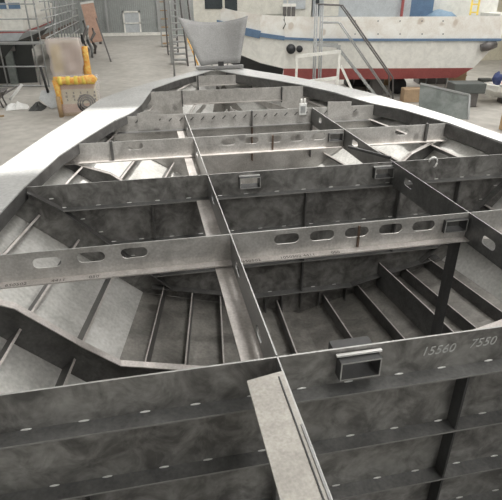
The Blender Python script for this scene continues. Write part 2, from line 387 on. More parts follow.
# bulkhead at the fore end of the girders
b5 = sheet('bulkhead', [section_poly(Y5)], (0, T, 0), 'beam_steel', hull)
stiffener(b5, Y5, -.175, -.62, 2.9, .06)
for x in (CL, GX0, GX1): box('vertical_stiffener', x-.005, x+.005, Y5-.05, Y5, DK-.6, DK-.184, 'rust' if x == CL else 'stiffener_shade_steel', b5)
box('vertical_stiffener', CL-.006, CL+.006, Y5-.05, Y5, DK-.172, DK-.0, 'stiffener_shade_steel', b5)
for i in range(24):
    x = -.4 + i*.125
    bar('tick_weld', (x-.018, Y5-.002, DK-.08), (x+.018, Y5-.002, DK-.045), .006, .012, 'stiffener_shade_steel', b5)
for s in (-1, 1):   # raised end brackets
    xa, xb = (2.12, 2.42) if s > 0 else (-.14, .1)
    ed = [(xa, Y5-.009, DK-.16), (xb, Y5-.009, DK-.1), (xb, Y5-.009, DK+.05), (xa, Y5-.009, DK+.06)] if s > 0 else [(xa, Y5-.009, DK-.16), (xb, Y5-.009, DK-.16), (xb, Y5-.009, DK+.04), (xa+.1, Y5-.009, DK+.05), (xa, Y5-.009, DK+.02)]
    sheet('end_bracket', [ed], (0, .008, 0), 'beam_steel', b5)

# flanged deck beams with slots
def deck_beam(y, x0, x1, slots, web=.165, fl=.06, mat='beam_steel'):
    P = slotted(x0, x1, -web, 0, slots); z = DK + interp(SHEER, y)
    o = sheet('deck_beam', [[(a, y, z+b_) for a, b_ in p] for p in P], (0, T, 0), mat, hull)
    box('flange', x0, x1, y-fl, y+T, z-web-.009, z-web-.0005, 'flange_steel' if mat == 'beam_steel' else mat, o)
    return o
x0, x1 = span_at(Y2, -.17, .0)
bm2 = deck_beam(Y2, x0+.02, x1-.02, [(-.63, -.07, .15, .062), (-.395, -.062, .15, .062), (-.16, -.06, .15, .062)] + [(.73+i*.222, -.062, .155, .066) for i in range(5)] + [(2.25, -.06, .15, .06), (2.5, -.06, .15, .06), (1.8275, -.0725, .155, .085, 1)])
stub(bm2, 1.75, 1.905, -.115, -.03, Y2-.03, Y2+.05)
box('rust_bar', 1.178, 1.190, Y2-.012, Y2, DK-.16, DK-.02, 'rust', bm2)
for s_, x in (('650502', -.86), ('4411', -.62), ('050', -.42), ('650502', .45), ('1050502 4411', .68), ('050', 1.0)):
    text('stencil_mark', s_, .038, (x, Y2-.052, DK-.1650), 'stencil_ink', bm2, rot=(0, 0, 0))
x0, x1 = span_at(Y4, -.17, .0)
bm4 = deck_beam(Y4, x0+.02, x1-.02, [(-.165, -.05, .15, .07), (2.56, -.06, .15, .07)] + [(.73+i*.232, -.06, .14, .068) for i in range(5)] + [(1.83, -.0725, .15, .085, 1)], web=.17, fl=.05)
stub(bm4, 1.755, 1.905, -.115, -.03, Y4-.03, Y4+.05)
box('rust_bar', 1.166, 1.182, Y4-.012, Y4, DK-.165, DK-.02, 'rust', bm4)
for x in (-.38, 2.83): box('web_stiffener', x-.012, x+.012, Y4-.03, Y4, DK-.165, DK+.015, 'stiffener_shade_steel', bm4)
# bow frames: deep side plates with a beam between them
def bow_frame(y, xa, xb, web, deep):
    z = DK + interp(SHEER, y)
    o = box('bow_beam', xa, xb, y, y+T, z-web, z, 'beam_steel', hull)
    box('flange', xa, xb, y-.05, y+T, z-web-.008, z-web-.0005, 'flange_steel', o)
    L = deck_pt(y, -1).x+.02; R_ = deck_pt(y, 1).x-.02
    for (p, q, s) in ((L, xa, -1), (xb, R_, 1)):
        c = span_at(y, -deep + interp(SHEER, y), .01)
        inner = q if s < 0 else p; outer = p if s < 0 else q; low = c[0] if s < 0 else c[1]
        sheet('side_plate', [[(inner, y, z+.005), (outer, y, z-.005), (low, y, z-deep), (inner, y, z-deep)]], (0, T, 0), 'beam_steel', o)
    for x in (xa, xb): box('edge_stiffener', x-.006, x+.006, y-.04, y, z-.2, z+.004, 'dark_scale_shade', o)
bow_frame(Y6, .45, 1.83, .17, .32)
bow_frame(Y7, .78, 1.62, .14, .2)
for (p, q) in (((.75, 6.3, -.32), (1.1, 7.2, -.3)), ((1.5, 6.3, -.32), (1.18, 7.2, -.3)), ((1.2, 6.2, -.4), (1.18, 7.4, -.3)), ((.55, 6.5, -.2), (.8, 7.3, -.2)), ((1.9, 6.4, -.2), (1.6, 7.3, -.2))):
    bar('breast_stringer', (p[0], p[1], DK+p[2]), (q[0], q[1], DK+q[2]), .01, .08, 'beam_steel', hull)

# web frames under the slotted beams
def web_frame(y, depth=.16, zt=-.17):
    for s in (-1, 1):
        f0 = (-.17+.0)/interp(CHZ, y)
        outer = [side_pt(y, s, f) for f in (f0, .45, .75, 1)] + [bott_pt(y, s, f) for f in (.35, .7, 1)]
        n1 = Vector((-s*.72, 0, .69))*depth; n2 = Vector((-s*.2, 0, .98))*depth; nc = Vector((-s*.42, 0, .9))*depth*1.15
        inner = [outer[0]+n1, outer[1]+n1, outer[2]+n1, outer[3]+nc, outer[4]+n2, outer[5]+n2, outer[6]+Vector((0, 0, depth))]
        inner[0].z = outer[0].z
        o = sheet('web_frame', [[outer[i], outer[i+1], inner[i+1], inner[i]] for i in range(6)], (0, T, 0), 'stiffener_shade_steel', hull)  # dark colour paints in the unlit aft face
        sheet('face_flange', [[inner[i], inner[i+1], inner[i+1]-Vector((0, .055, 0)), inner[i]-Vector((0, .055, 0))] for i in range(6)], (0, 0, .008), 'flange_steel', o)
web_frame(Y2, .24); web_frame(Y4, .18)
# stringers on the shell
def stringer(name, fa, s, ya, yb, h, mat, kind='side'):
    ys = sub(ya, yb, 6); P = []
    for p, q in zip(ys, ys[1:]):
        if kind == 'side':
            a, b_ = side_pt(p, s, fa), side_pt(q, s, fa); n = Vector((-s*.75, 0, .66))*h
        else:
            a, b_ = bott_pt(p, s, fa), bott_pt(q, s, fa); n = Vector((0, 0, 1))*h
        P.append([a, b_, b_+n, a+n])
    o = sheet(name, P, Vector((s*.66, 0, .75))*.016 if kind == 'side' else (.011, 0, 0), mat, hull); o.data.materials.append(MAT['flange_steel']); nn = n.normalized()
    for f in o.data.polygons:
        if abs(f.normal.dot(nn)) > .8: f.material_index = 1
    return o
for s in (-1, 1):
    for a, b_ in ((0, Y1), (Y1+T, Y3), (Y3+T, Y5)):
        for f in (.3, .53, .78): stringer('shell_stringer', f, s, a+.01, b_-.005, .11, 'stiffener_shade_steel')  # dark faces paint in the stringers' shadow side
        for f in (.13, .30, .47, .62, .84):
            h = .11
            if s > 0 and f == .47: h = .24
            stringer('bottom_longitudinal', f, s, a+.01, b_-.005, h, 'stiffener_shade_steel' if h < .2 else 'girder_steel', 'bottom')
    for f in (.35, .7): stringer('shell_stringer', f, s, Y5+.02, Y7-.02, .06, 'beam_steel')
# girders
def girder(x, spans, slots, fl_side):
    g = None
    for (ya, yb) in spans:
        P = slotted(ya, yb, -.185, 0, [t for t in slots if ya < t[0] < yb])
        o = sheet('girder', [[(x, a, DK+b_) for a, b_ in p] for p in P], (.006, 0, 0), 'girder_steel', hull)
        if fl_side < 0: box('flange', x-.1, x+T, ya, yb, DK-.194, DK-.186, 'flange_steel', o)
        else: box('flange', x, x+.07, ya, yb, DK-.194, DK-.186, 'girder_steel', o)
gs = [(1.78, -.13, .11, .05), (2.33, -.10, .13, .06), (3.35, -.085, .14, .06), (4.45, -.07, .15, .06), (5.5, -.08, .1, .06)]
girder(GX0, [(.0, Y1-.002), (Y1+T+.002, Y2-.002), (Y2+T+.002, Y3-.002), (Y3+T+.002, Y4-.002), (Y4+T+.002, Y5-.002)], gs, -1)
girder(GX1, [(.0, Y1-.002), (Y1+T+.002, Y2-.002), (Y2+T+.002, Y3-.002), (Y3+T+.002, Y4-.002), (Y4+T+.002, Y5-.002)], gs[1:], 1)
pk = sheet('flange_plate', [[(.25, .02, DK+.002), (.386, .02, DK+.002), (.386, 1.36, DK+.002), (.25, 1.335, DK+.002)]], (0, 0, .012), 'plank_steel', hull)
bar('edge_strip', (.366, .02, DK+.016), (.366, 1.33, DK+.016), .004, .005, 'dark_scale_shade', pk)
bar('edge_strip', (.383, .02, DK+.016), (.383, 1.1, DK+.016), .007, .006, 'bow_steel', pk)
bar('pillar', (1.875, Y2+.02, DK-1.22), (1.875, Y2+.02, DK-.2), .05, .05, 'dark_scale_shade', hull, upv=(0, 1, 0))
for o in list(hull.children):
    if o.name.split('.')[0] in ('girder', 'bulkhead', 'deck_beam'): edge_bright(o)
# bow bulwark plate
N = 12; rows = [(at_y(201, 66, 8.43), at_y(240, 63, 8.43), 0, 0), (at_y(189, 41, 8.58), at_y(244, 39, 8.58), 0, .06), (at_y(177, 17, 8.72), at_y(248, 16, 8.72), -.13, .12)]
bm = bmesh.new(); G = []
for j in range(9):
    f = j/8; k0 = min(int(f*2), 1); g = f*2-k0
    L = rows[k0][0].lerp(rows[k0+1][0], g); R_ = rows[k0][1].lerp(rows[k0+1][1], g); row = []
    for i in range(N+1):
        t = i/N; p = L.lerp(R_, t); c = 4*t*(1-t)
        row.append(bm.verts.new(p + Vector((0, (.05+.14*f)*c, -.10*f*f*c))))
    G.append(row)
for j in range(8):
    for i in range(N): bm.faces.new((G[j][i], G[j][i+1], G[j+1][i+1], G[j+1][i]))
o = bm_obj('bow_plate', bm, 'bow_steel', hull, True); md = o.modifiers.new('thick', 'SOLIDIFY'); md.thickness = .01
p0, p1 = at_y(196, 68, 8.40), at_y(243, 66, 8.40)
bar('bow_sill', p0, p1, .1, .04, 'bow_steel', hull)
box('bow_lug', 1.15, 1.24, 8.36, 8.37, p0.z, p0.z+.09, 'dark_scale_shade', hull)
# keel blocks that carry the hull
for y in (-.5, 2.6, 5.2): box('keel_block', CL-.45, CL+.45, y-.15, y+.15, 0, DK+interp(KZ, y)-.012, 'timber', hull, .01)

# small loose things on the hull
t = thing('clamp', 'small white two-pronged clamp gripping the top of a slotted-weld bulkhead', 'clamp', (1.80, Y5, DK))
box('body', 1.755, 1.845, Y5-.035, Y5-.014, DK-.08, DK+.06, 'white_scrap', t, .006)
for x in (1.77, 1.81): box('prong', x, x+.02, Y5-.035, Y5-.014, DK+.06, DK+.11, 'white_paint', t)
box('screen', 1.77, 1.83, Y5-.038, Y5-.034, DK-.05, DK+.03, 'galvanized', t)
bar_o = bar('steel_bar', (1.70, Y3+.42, DK+.02), (1.93, Y3+.06, DK+.012), .022, .02, 'dark_scale_shade')
tag(bar_o, 'short dark steel bar lying loose on the girder ahead of the bulkhead', 'steel bar')

# ------------------------------------------------------------------ white boat on the right
D0 = 21.0
U = Vector((math.cos(YAW), -math.sin(YAW), 0)); V = HF.copy()
O0 = Vector((0, 0, 0)) + V*D0
def R(u, v, z): return O0 + U*u + V*v + Vector((0, 0, z))
wb = thing('white_boat', 'white motor boat with blue rub rail and red bottom propped beyond the hull', 'boat', R(4, 1.8, 0))
HB = 1.85
ST = []   # u, half breadth frac, keel z, red z, rail z, bulwark top z
for u, hb, kz, rz, bz, tz in ((-2.3, .04, 2.0, 2.3, 3.0, 3.7), (-1.6, .36, 1.6, 2.05, 2.85, 3.5), (-.6, .66, 1.2, 1.75, 2.64, 3.3), (.4, .86, .92, 1.4, 2.46, 3.17), (1.35, .96, .76, 1.2, 2.34, 3.12), (2.5, 1, .74, 1.2, 2.29, 3.1), (6, 1, .76, 1.2, 2.27, 3.09), (9.0, 1, .8, 1.2, 2.26, 3.09)):
    ST.append((u, hb*HB, kz, rz, bz, tz))
def strip(name, za, zb, ina, inb, mat, sel=None, du=lambda z: 0):
    bm = bmesh.new(); S_ = ST if sel is None else [ST[i] for i in sel]
    for sgn in (-1, 1):
        prev = None
        for st in S_:
            u, hb = st[0], st[1]
            last = st is ST[-1]
            zA = st[za] if isinstance(za, int) else za; zB = st[zb]
            a = bm.verts.new(R(u + (du(zA) if last else 0), HB + sgn*hb*ina, zA)); b_ = bm.verts.new(R(u + (du(zB) if last else 0), HB + sgn*hb*inb, zB))
            if prev: bm.faces.new((prev[0], a, b_, prev[1]) if sgn < 0 else (prev[1], b_, a, prev[0]))
            prev = (a, b_)
        if sgn < 0: e0 = prev
        else:
            if sel is None or sel[-1] == len(ST)-1: bm.faces.new((e0[0], prev[0], prev[1], e0[1]))
    o = bm_obj(name, bm, mat, wb); md = o.modifiers.new('thick', 'SOLIDIFY'); md.thickness = .03; md.offset = -1; return o
dU = lambda z: (z-1.2)*.75
strip('hull_bottom', 2, 3, .84, .93, 'red_paint', [4, 5, 6, 7], lambda z: -.55 if z < 1 else 0)
strip('hull_forefoot', 2, 3, .5, .9, 'black_paint', [0, 1, 2, 3, 4])
strip('hull_topside', 3, 4, .93, 1.0, 'white_paint', None, dU)
strip('bulwark', 4, 5, 1.0, 1.0, 'crust_paint', None, lambda z: .8)
bm = bmesh.new()
for a, b_ in zip(ST, ST[1:]):
    ea = .0; w = .12 if a[0] < 0 else .09
    add_bar(bm, R(a[0], HB-a[1]-.03, a[4]), R(b_[0]+(.8 if b_ is ST[-1] else 0), HB-b_[1]-.03, b_[4]), .1, w + (.22 if a[0] < -1 else .16 if a[0] < .2 else .06 if a[0] < 1.2 else 0))
bm_obj('rub_rail', bm, 'blue_paint', wb)
bm = bmesh.new()
bm.faces.new([bm.verts.new(R(s[0], HB-s[1]*.97, s[4]+.25)) for s in ST] + [bm.verts.new(R(s[0], HB+s[1]*.97, s[4]+.25)) for s in ST[::-1]])
bm_obj('deck', bm, 'grey_panel', wb)
for pz in (48.5, ):
    for px_, r_ in ((291, .18), (299.5, .125)):
        c = at_depth(px_, 49, D0-.02)
        tube('exhaust_pipe', [c + V*.35, c - V*.06], r_, 'black_paint', wb, 16)
# bulwark rivets / freeing bolts
for px_ in (355, 378, 400, 422, 443):
    for py_ in (21, 34):
        c = at_depth(px_, py_, D0-.01); tube('bolt', [c+V*.05, c-V*.03], .025, 'dark_pipe', wb, 6)
c = at_depth(489, 46, D0-.2); tube('fairlead', [at_depth(481, 48, D0-.1), at_depth(489, 46, D0-.12), at_depth(496, 44.5, D0-.1)], [.14, .17, .12], 'dark_pipe', wb, 10)
# cabin
def rbox(name, u0, u1, v0, v1, z0, z1, mat, parent):
    bm = bmesh.new(); vs = [bm.verts.new(R(u, v, z)) for z in (z0, z1) for v in (v0, v1) for u in (u0, u1)]
    for f in ((0, 2, 3, 1), (4, 5, 7, 6), (0, 1, 5, 4), (2, 6, 7, 3), (0, 4, 6, 2), (1, 3, 7, 5)): bm.faces.new([vs[i] for i in f])
    return bm_obj(name, bm, mat, parent)
def uz(px_, py_, v):
    p = at_depth(px_, py_, D0+v); return (p-O0).dot(U), p.z
cb = rbox('cabin', -2.25, 2.45, .95, 3.1, 2.6, 5.6, 'cream_paint', wb)
for (xa, xb, ya, yb, mt_) in ((205, 222, -12, 9, 'window_glass'), (225, 237, -12, 11, 'window_glass'), (267, 281, -14, 14, 'cream_paint'), (288, 306, -10, 9, 'grey_panel'), (283, 287, -10, 17, 'grey_panel')):
    (ua, za), (ub, zb) = uz(xa, yb, .93), uz(xb, ya, .93)
    rbox('cabin_window', ua, ub, .91, .96, za, zb, mt_, cb)
gb = rbox('deckhouse', 2.5, 6.4, 1.0, 2.9, 2.6, 5.2, 'grey_panel', wb)
for xa, xb in ((315, 320), (323, 340)):
    (ua, za), (ub, zb) = uz(xa, 16, .86), uz(xb, -10, .86); rbox('cabin_window', ua, ub, .85, .9, za, zb, 'window_glass' if xa == 315 else 'cream_paint', gb)
(ua, za), (ub, zb) = uz(400, 17, .86), uz(406, -12, .86); rbox('door_post', ua, ub, .83, .9, za, zb, 'red_paint', gb)
rbox('blue_panel', 6.45, 7.5, 1.6, 1.7, 2.7, 5.0, 'blue_paint', gb)
t = thing('deck_light', 'black boxed deck lamp with white top standing on the white boat bulwark', 'lamp', at_depth(289, 18, D0+.3))
p = at_depth(289, 12, D0+.3); pb = at_depth(289, 18, D0+.3)
for dx in (-.17, 0, .17): 
    c = p + U*dx; bar('lamp_body', (c.x, c.y, pb.z-.02), (c.x, c.y, p.z+.2), .13, .2, 'dark_pipe', t, upv=V)
c = p + Vector((0, 0, .24)); bar('cap', c-U*.26, c+U*.26, .26, .1, 'white_paint', t)
t2 = tube('hanging_cable', [at_depth(285, 15, D0-.04), at_depth(284, 20, D0-.04), at_depth(285.5, 24, D0-.04), at_depth(283, 29, D0-.04)], .02, 'dark_rubber'); tag(t2, 'short black cable hanging over the white boat bulwark', 'cable')
# tarp, ladder and rail on the after deck
bm = bmesh.new(); G = []
random.seed(3)
for j in range(7):
    row = []
    for i in range(9):
        t_ = i/8; z = 2.62 + .62*math.sin(math.pi*min(1, max(0, t_)))**.6*(1 if 1 <= j <= 5 else 0) + random.uniform(-.06, .06)
        row.append(bm.verts.new(R(6.9+1.7*t_, .5+.25*j, z)))
    G.append(row)
for j in range(6):
    for i in range(8): bm.faces.new((G[j][i], G[j][i+1], G[j+1][i+1], G[j+1][i]))
o = bm_obj('tarp', bm, 'blue_tarp', None, True); tag(o, 'crumpled blue tarp bundled on the after deck of the white boat', 'tarp')
md = o.modifiers.new('thick', 'SOLIDIFY'); md.thickness = .02
t = thing('yellow_ladder', 'yellow ladder leaning up from the white boat after deck', 'ladder', at_depth(473, 14, D0+1))
for xa, xb in ((470, 474.5), (477, 481.5)): bar('rail', at_depth(xa, 15, D0+1), at_depth(xb, -12, D0+1.3), .07, .07, 'yellow_tape', t)
for f in (.1, .4, .7): 
    bar('rung', at_depth(470, 15, D0+1).lerp(at_depth(474.5, -12, D0+1.3), f), at_depth(477, 15, D0+1).lerp(at_depth(481.5, -12, D0+1.3), f), .05, .05, 'yellow_tape', t)
o = rbox('deck_awning', 7.4, 10.4, 2.2, 2.3, 2.6, 4.6, 'white_paint', wb)
o2 = rbox('stern_locker', 9.75, 10.7, .4, 3.2, 2.55, 3.15, 'white_paint', wb)

# scaffold stair beside the white boat
t = thing('access_stair', 'galvanized scaffold stair with handrails climbing to the white boat deck', 'stair', on_floor(380, 104))
for Dd in (20.4, 19.7):
    g = lambda a, b_: at_depth(a, b_, Dd) if Dd > 20 else at_depth(a, b_, 20.4) - V*.6
    for xa in (315.5, 321): tube('post', [g(xa, 4), g(xa-2.6, 84), Vector((g(xa-2.6, 84).x, g(xa-2.6, 84).y, 0))], .03, 'galvanized', t, 6)
    tube('handrail', [g(315.5, 4), g(340, 5), g(346, 13), g(389, 75), g(389, 97)], .03, 'dark_pipe', t, 6)
    tube('mid_rail', [g(321, 22), g(338, 22), g(388, 95)], .025, 'galvanized', t, 6)
    bar('stringer', g(336, 46), g(376, 97), .04, .07, 'galvanized', t)
    bar('platform_bar', g(314, 43), g(338, 45), .05, .1, 'galvanized', t)
A, B = at_depth(336, 46, 20.4), at_depth(376, 97, 20.4)
for i in range(9):
    c = A.lerp(B, (i+.5)/9); bar('tread', c, c-V*.6, .12, .02, 'galvanized', t)
# white frame gate
t = thing('white_gate', 'white painted tubular frame gate standing before the scaffold stair', 'gate', on_floor(318, 119))
Dg = 18.0
def gp(a, b_): return at_depth(a, b_, Dg)
def post(name, a, b_, r, mat, par, D=Dg):
    p = at_depth(a, b_, D); tube(name, [p, (p.x, p.y, 0)], r, mat, par, 8)
bar('top_bar', gp(296, 56.5), gp(341, 51.5), .06, .1, 'white_paint', t)
bar('mid_bar', gp(296, 83), gp(339, 77.5), .06, .1, 'white_paint', t)
for a, b_ in ((297, 56), (339.5, 52)):
    p = gp(a, b_); bar('post', (p.x, p.y, 0), p, .08, .08, 'white_paint', t, upv=V)
bar('stay', gp(341, 66), gp(357, 101), .06, .08, 'white_paint', t)

# things under and beside the white boat
def fbox(name, a, b_, D, w, d, z0, z1, mat, label=None, cat=None, rot=0, group=None, bev=.02):
    """box centred at pixel column a, standing at distance D"""
    p = at_depth(a, b_, D); bm = bmesh.new(); add_box(bm, -w/2, w/2, -d/2, d/2, 0, z1-z0)
    if bev: bmesh.ops.bevel(bm, geom=bm.edges[:], offset=bev, segments=1, affect='EDGES')
    o = bm_obj(name, bm, mat); o.location = (p.x, p.y, z0); o.rotation_euler.z = -YAW+rot
    if label: tag(o, label, cat, group)
    return o
fbox('cardboard_box', 411, 97, 20.6, .75, .5, 0, .52, 'cardboard', 'brown cardboard box on the floor under the white boat', 'box')
t = thing('leaning_plate', 'large grey steel plate with pale rim leaning on its edge beyond the side deck', 'steel plate', at_depth(445, 112, 18.2)*1)
pa, pb = at_depth(420.5, 83.5, 18.4), at_depth(469.5, 95, 17.6)
qa, qb = Vector((pa.x, pa.y, 0))-V*.25, Vector((pb.x, pb.y, 0))-V*.25
t.location = ((qa+qb)/2)
sheet('plate', [[qa, qb, pb, pa]], V*.03, 'plate_slag', t)
for a, b_ in ((qb, pb), (pa, pb)): bar('rim', a, b_, .06, .08, 'galvanized', t, upv=V)
fbox('support_block', 467, 82, 19.7, 1.2, .8, .52, .88, 'plate_dark', 'grey slab block wedged under the white boat stern', 'support block')
fbox('block_stack', 468, 98, 19.7, .5, .6, 0, .52, 'dark_pipe', 'dark narrow stand carrying the slab block under the boat stern', 'support stand')
fbox('keel_prop', 376, 88, 22.2, .5, .5, 0, .80, 'dark_pipe', 'dark steel prop under the white boat amidships', 'boat prop')
for i, (a, m_) in enumerate(((398, 'dark_rubber'),)):
    c = at_depth(a, 83, 22.3); c.z = .35
    bm = bmesh.new(); add_tube(bm, [c-V*.1, c+V*.1], .35, 16); o = bm_obj('trolley_wheel', bm, m_, None, True); tag(o, 'black rubber wheel standing under the white boat beside the cardboard box', 'wheel')
for i, a in enumerate((352, 366, 424, 434, 444)):
    c = at_depth(a, 90, 23.0); h = .7
    tag(tube('boat_stand', [(c.x, c.y, 0), (c.x+.05, c.y, h*.6), (c.x, c.y, .8)], .04, 'galvanized', None, 8), 'thin galvanized jack stand propping the white boat bottom', 'boat stand', 'jack stands under the white boat')
for (a, D_, w, d, h, m_, lab, ct) in ((356, 24.5, 1.1, .8, .75, 'tarp_and_shade', 'dark tarped crate on the floor behind the scaffold stair under the boat', 'crate'),
        (385, 24.8, .9, .8, .6, 'timber', 'low brown timber crate under the white boat amidships', 'crate'), (428, 25.2, 1.3, .9, .7, 'dark_pipe', 'wide dark tool chest on the floor behind the leaning plate', 'tool chest'),
        (455, 24.6, .6, .6, .62, 'cardboard', 'small tan carton beside the dark tool chest under the boat', 'carton'), (484, 23.0, .55, .5, .5, 'plate_dark', 'small black box on the floor between the slab block stand and tender', 'box')):
    o = fbox('storage_crate', a, 90, D_, w, d, 0, h, m_, lab, ct)
    for zz in (.33, .72): 
        bm = bmesh.new(); add_box(bm, -w/2-.015, w/2+.015, -d/2-.015, d/2+.015, h*zz-.03, h*zz+.03); q = bm_obj('batten', bm, m_); q.parent = o
# tender at the far right
t = thing('tender', 'small white open boat on the floor beyond the stern of the white boat', 'boat', at_depth(500, 100, 25)*1)
c = on_floor(505, 103); t.location = c
bm = bmesh.new(); rows_ = []
for i, (u, w, zb, zt) in enumerate(((-1.1, .08, .45, .75), (-.6, .5, .25, .72), (.2, .75, .15, .7), (1.6, .8, .15, .7), (2.6, .75, .18, .72))):
    rows_.append([bm.verts.new(c + U*u + V*v + Vector((0, 0, z))) for v, z in ((-w, zt), (-w*.75, (zb+zt)/2), (0, zb), (w*.75, (zb+zt)/2), (w, zt))])
for A_, B_ in zip(rows_, rows_[1:]):
    for i in range(4): bm.faces.new((A_[i], A_[i+1], B_[i+1], B_[i]))
bm.faces.new(rows_[-1])
o = bm_obj('tender_hull', bm, 'white_paint', t); md = o.modifiers.new('thick', 'SOLIDIFY'); md.thickness = .05
bar('gunwale', c-U*.6-V*.5+Vector((0, 0, .74)), c+U*2.6-V*.75+Vector((0, 0, .74)), .07, .06, 'galvanized', t)
bar('tender_cradle', c-U*.2+Vector((0, 0, .09)), c+U*2.2+Vector((0, 0, .09)), .6, .16, 'dark_pipe', t)
def blob(name, c, rx, ry, rz, mat, label, cat, seed=1):
    bm = bmesh.new(); bmesh.ops.create_icosphere(bm, subdivisions=3, radius=1); rnd = random.Random(seed)
    ph = [rnd.uniform(0, 6) for _ in range(6)]
    for v in bm.verts:
        k_ = 1 + .16*math.sin(5*v.co.x+ph[0]) + .14*math.sin(6*v.co.y+ph[1]+2*v.co.z) + .08*math.sin(11*v.co.z+ph[2]+5*v.co.x)
        v.co = Vector((v.co.x*rx*k_, v.co.y*ry*k_, v.co.z*rz*k_))
    zmin = min(v.co.z for v in bm.verts)
    for v in bm.verts: v.co.z -= zmin
    o = bm_obj(name, bm, mat, None, True); o.location = c; tag(o, label, cat); return o
blob('red_cloth', c+U*.15+Vector((0, 0, .60)), .42, .3, .13, 'red_cloth', 'red cloth bundle lying in the small white tender', 'cloth', 5)
blob('blue_bag', c-U*.52+Vector((0, 0, .66)), .14, .25, .22, 'navy_bag', 'dark blue bag standing in the bow of the small white tender', 'bag', 8)
p = on_floor(500, 130); o = box('timber_baulk', p.x, p.x+.5, p.y-.2, p.y+.1, 0, 1.0, 'timber', None, .02); tag(o, 'upright brown timber baulk standing on the floor near the tender', 'timber')
# cream bay wall
o = struct(box('wall_bay', 15.5, 30, 30, 30.2, 0, ROOF, 'wall_cream'))

# ------------------------------------------------------------------ left side of the hall
lb = thing('moored_boat', 'white boat with a red stripe standing inside the scaffold', 'boat', (-9, 33, 0))
bm = bmesh.new()
Lst = [(27, -13.5, -5.3), (31, -13.6, -5.2), (37, -13.4, -5.4), (42, -12.3, -6.2), (46, -10.5, -8.0), (48, -9.3, -9.1)]
def lstrip(name, za, zb, ia, ib, mat, extra=0):
    bm = bmesh.new(); prev = None; first = None
    loop = [(x1, y) for y, x0, x1 in Lst]; loop2 = [(x0, y) for y, x0, x1 in Lst]
    ring = loop + loop2[::-1]
    A_ = [bm.verts.new((-9.2+(x+9.2)*ia, y, za)) for x, y in ring]; B_ = [bm.verts.new((-9.2+(x+9.2)*ib, y, zb)) for x, y in ring]
    for i in range(len(ring)): j = (i+1) % len(ring); bm.faces.new((A_[i], A_[j], B_[j], B_[i]))
    return bm_obj(name, bm, mat, lb)
lstrip('hull_bottom', .7, 1.95, .55, .88, 'tarp_and_shade'); lstrip('hull_topside', 1.95, 2.28, .88, .96, 'grey_panel')
lstrip('red_stripe', 2.28, 2.36, .965, .97, 'red_paint'); lstrip('bulwark', 2.36, 3.35, .965, 1.0, 'white_paint')
box('deckhouse', -12, -6.0, 28.5, 40, 2.9, 6.2, 'white_paint', lb)
for x in (-10.8, -8.6, -7.2): box('cabin_window', x, x+.9, 28.45, 28.52, 3.45, 4.6, 'window_glass', lb)
for a in (4, 17): 
    p = at_depth(a, 4, 26.0); box('blue_emblem', p.x-.25, p.x+.25, 26.97, 27.0, 3.3, 3.55, 'blue_paint', lb)
box('under_hull_shade', -13, -5.3, 27.3, 27.4, 0, 1.95, 'tarp_and_shade', lb)  # dark sheet standing in for the shade beneath the hull
box('support_post', -6.5, -6.15, 27.05, 27.28, 0, 1.5, 'plate_slag', lb); box('support_head', -6.9, -6.0, 27.05, 27.28, 1.5, 1.7, 'dark_pipe', lb)
for x in (-12, -8): box('keel_prop', x-.2, x+.2, 30, 30.4, 0, .9, 'dark_pipe', lb)
sc = thing('scaffold', 'galvanized pipe scaffold across the stern of the red-striped boat', 'scaffold', (-5.5, 26, 0))
DS = 24.4
def zat(py_, D=DS): return at_depth(30, py_, D).z
for a in (-20, 8, 41, 49):
    p = at_depth(a, 86, DS); tube('standard', [(p.x, p.y, 0), (p.x, p.y, 6)], .035, 'galvanized', sc, 6)
xl = at_depth(-30, 86, DS); xr = at_depth(50, 86, DS)
for py_, r_ in ((4, .03), (19, .03), (31, .03), (66.5, .035), (86, .04)):
    z = max(.06, zat(py_)); tube('ledger', [(xl.x, xl.y, z), (xr.x, xr.y, z)], r_, 'galvanized', sc, 6)
z = zat(43); bar('walk_board', (xl.x, xl.y, z), (xr.x, xr.y, z), .5, .09, 'galvanized', sc)
sc = thing('scaffold', 'galvanized pipe scaffold run along the side of the red-striped boat down the hall', 'scaffold', (-4.4, 34, 0))
ysr = [27.5, 28.7, 30, 31.3, 32.5, 33.8, 35, 36.5, 38, 39.5, 41]
for y in ysr: tube('standard', [(-4.35, y, 0), (-4.35, y, 6.2)], .035, 'galvanized', sc, 6)
for z in (.5, 1.1, 1.6, 2.1, 2.5, 2.9, 3.25, 3.6, 4.4): tube('ledger', [(-4.35, 26.2, z), (-4.35, 41, z)], .03, 'galvanized', sc, 6)
bar('walk_board', (-4.6, 26.6, 2.05), (-4.6, 41, 2.05), .45, .06, 'rust', sc)
for y0, y1 in ((27.5, 32.5), (35, 41)): tube('brace', [(-4.35, y0, 1.1), (-4.35, y1, 4.4)], .025, 'galvanized', sc, 6)

# wrapped pallet goods
def film(name, x0, x1, y0, y1, z0, z1, mat, par, amp=.03, seed=1):
    bm = bmesh.new(); add_box(bm, x0, x1, y0, y1, z0, z1)
    bmesh.ops.subdivide_edges(bm, edges=bm.edges[:], cuts=9, use_grid_fill=True); rnd = random.Random(seed); ph = [rnd.uniform(0, 6) for _ in range(8)]
    cx, cy, cz = (x0+x1)/2, (y0+y1)/2, (z0+z1)/2
    for v in bm.verts:
        d = Vector((v.co.x-cx, v.co.y-cy, 0)); d = d.normalized() if d.length > 0 else d
        k_ = amp*(math.sin(7*v.co.x+5*v.co.z+ph[0]) + .7*math.sin(11*v.co.z-6*v.co.x+ph[1]) + .5*math.sin(17*v.co.x+ph[2]))
        pinch = 1 - .12*max(0, 1-abs((v.co.z-z0)/(z1-z0)-.08)*6)
        v.co.x = cx + (v.co.x-cx)*pinch; v.co += d*k_
    return bm_obj(name, bm, mat, par, True)
p = on_floor(80, 115.5); c = Vector((p.x, p.y, 0))
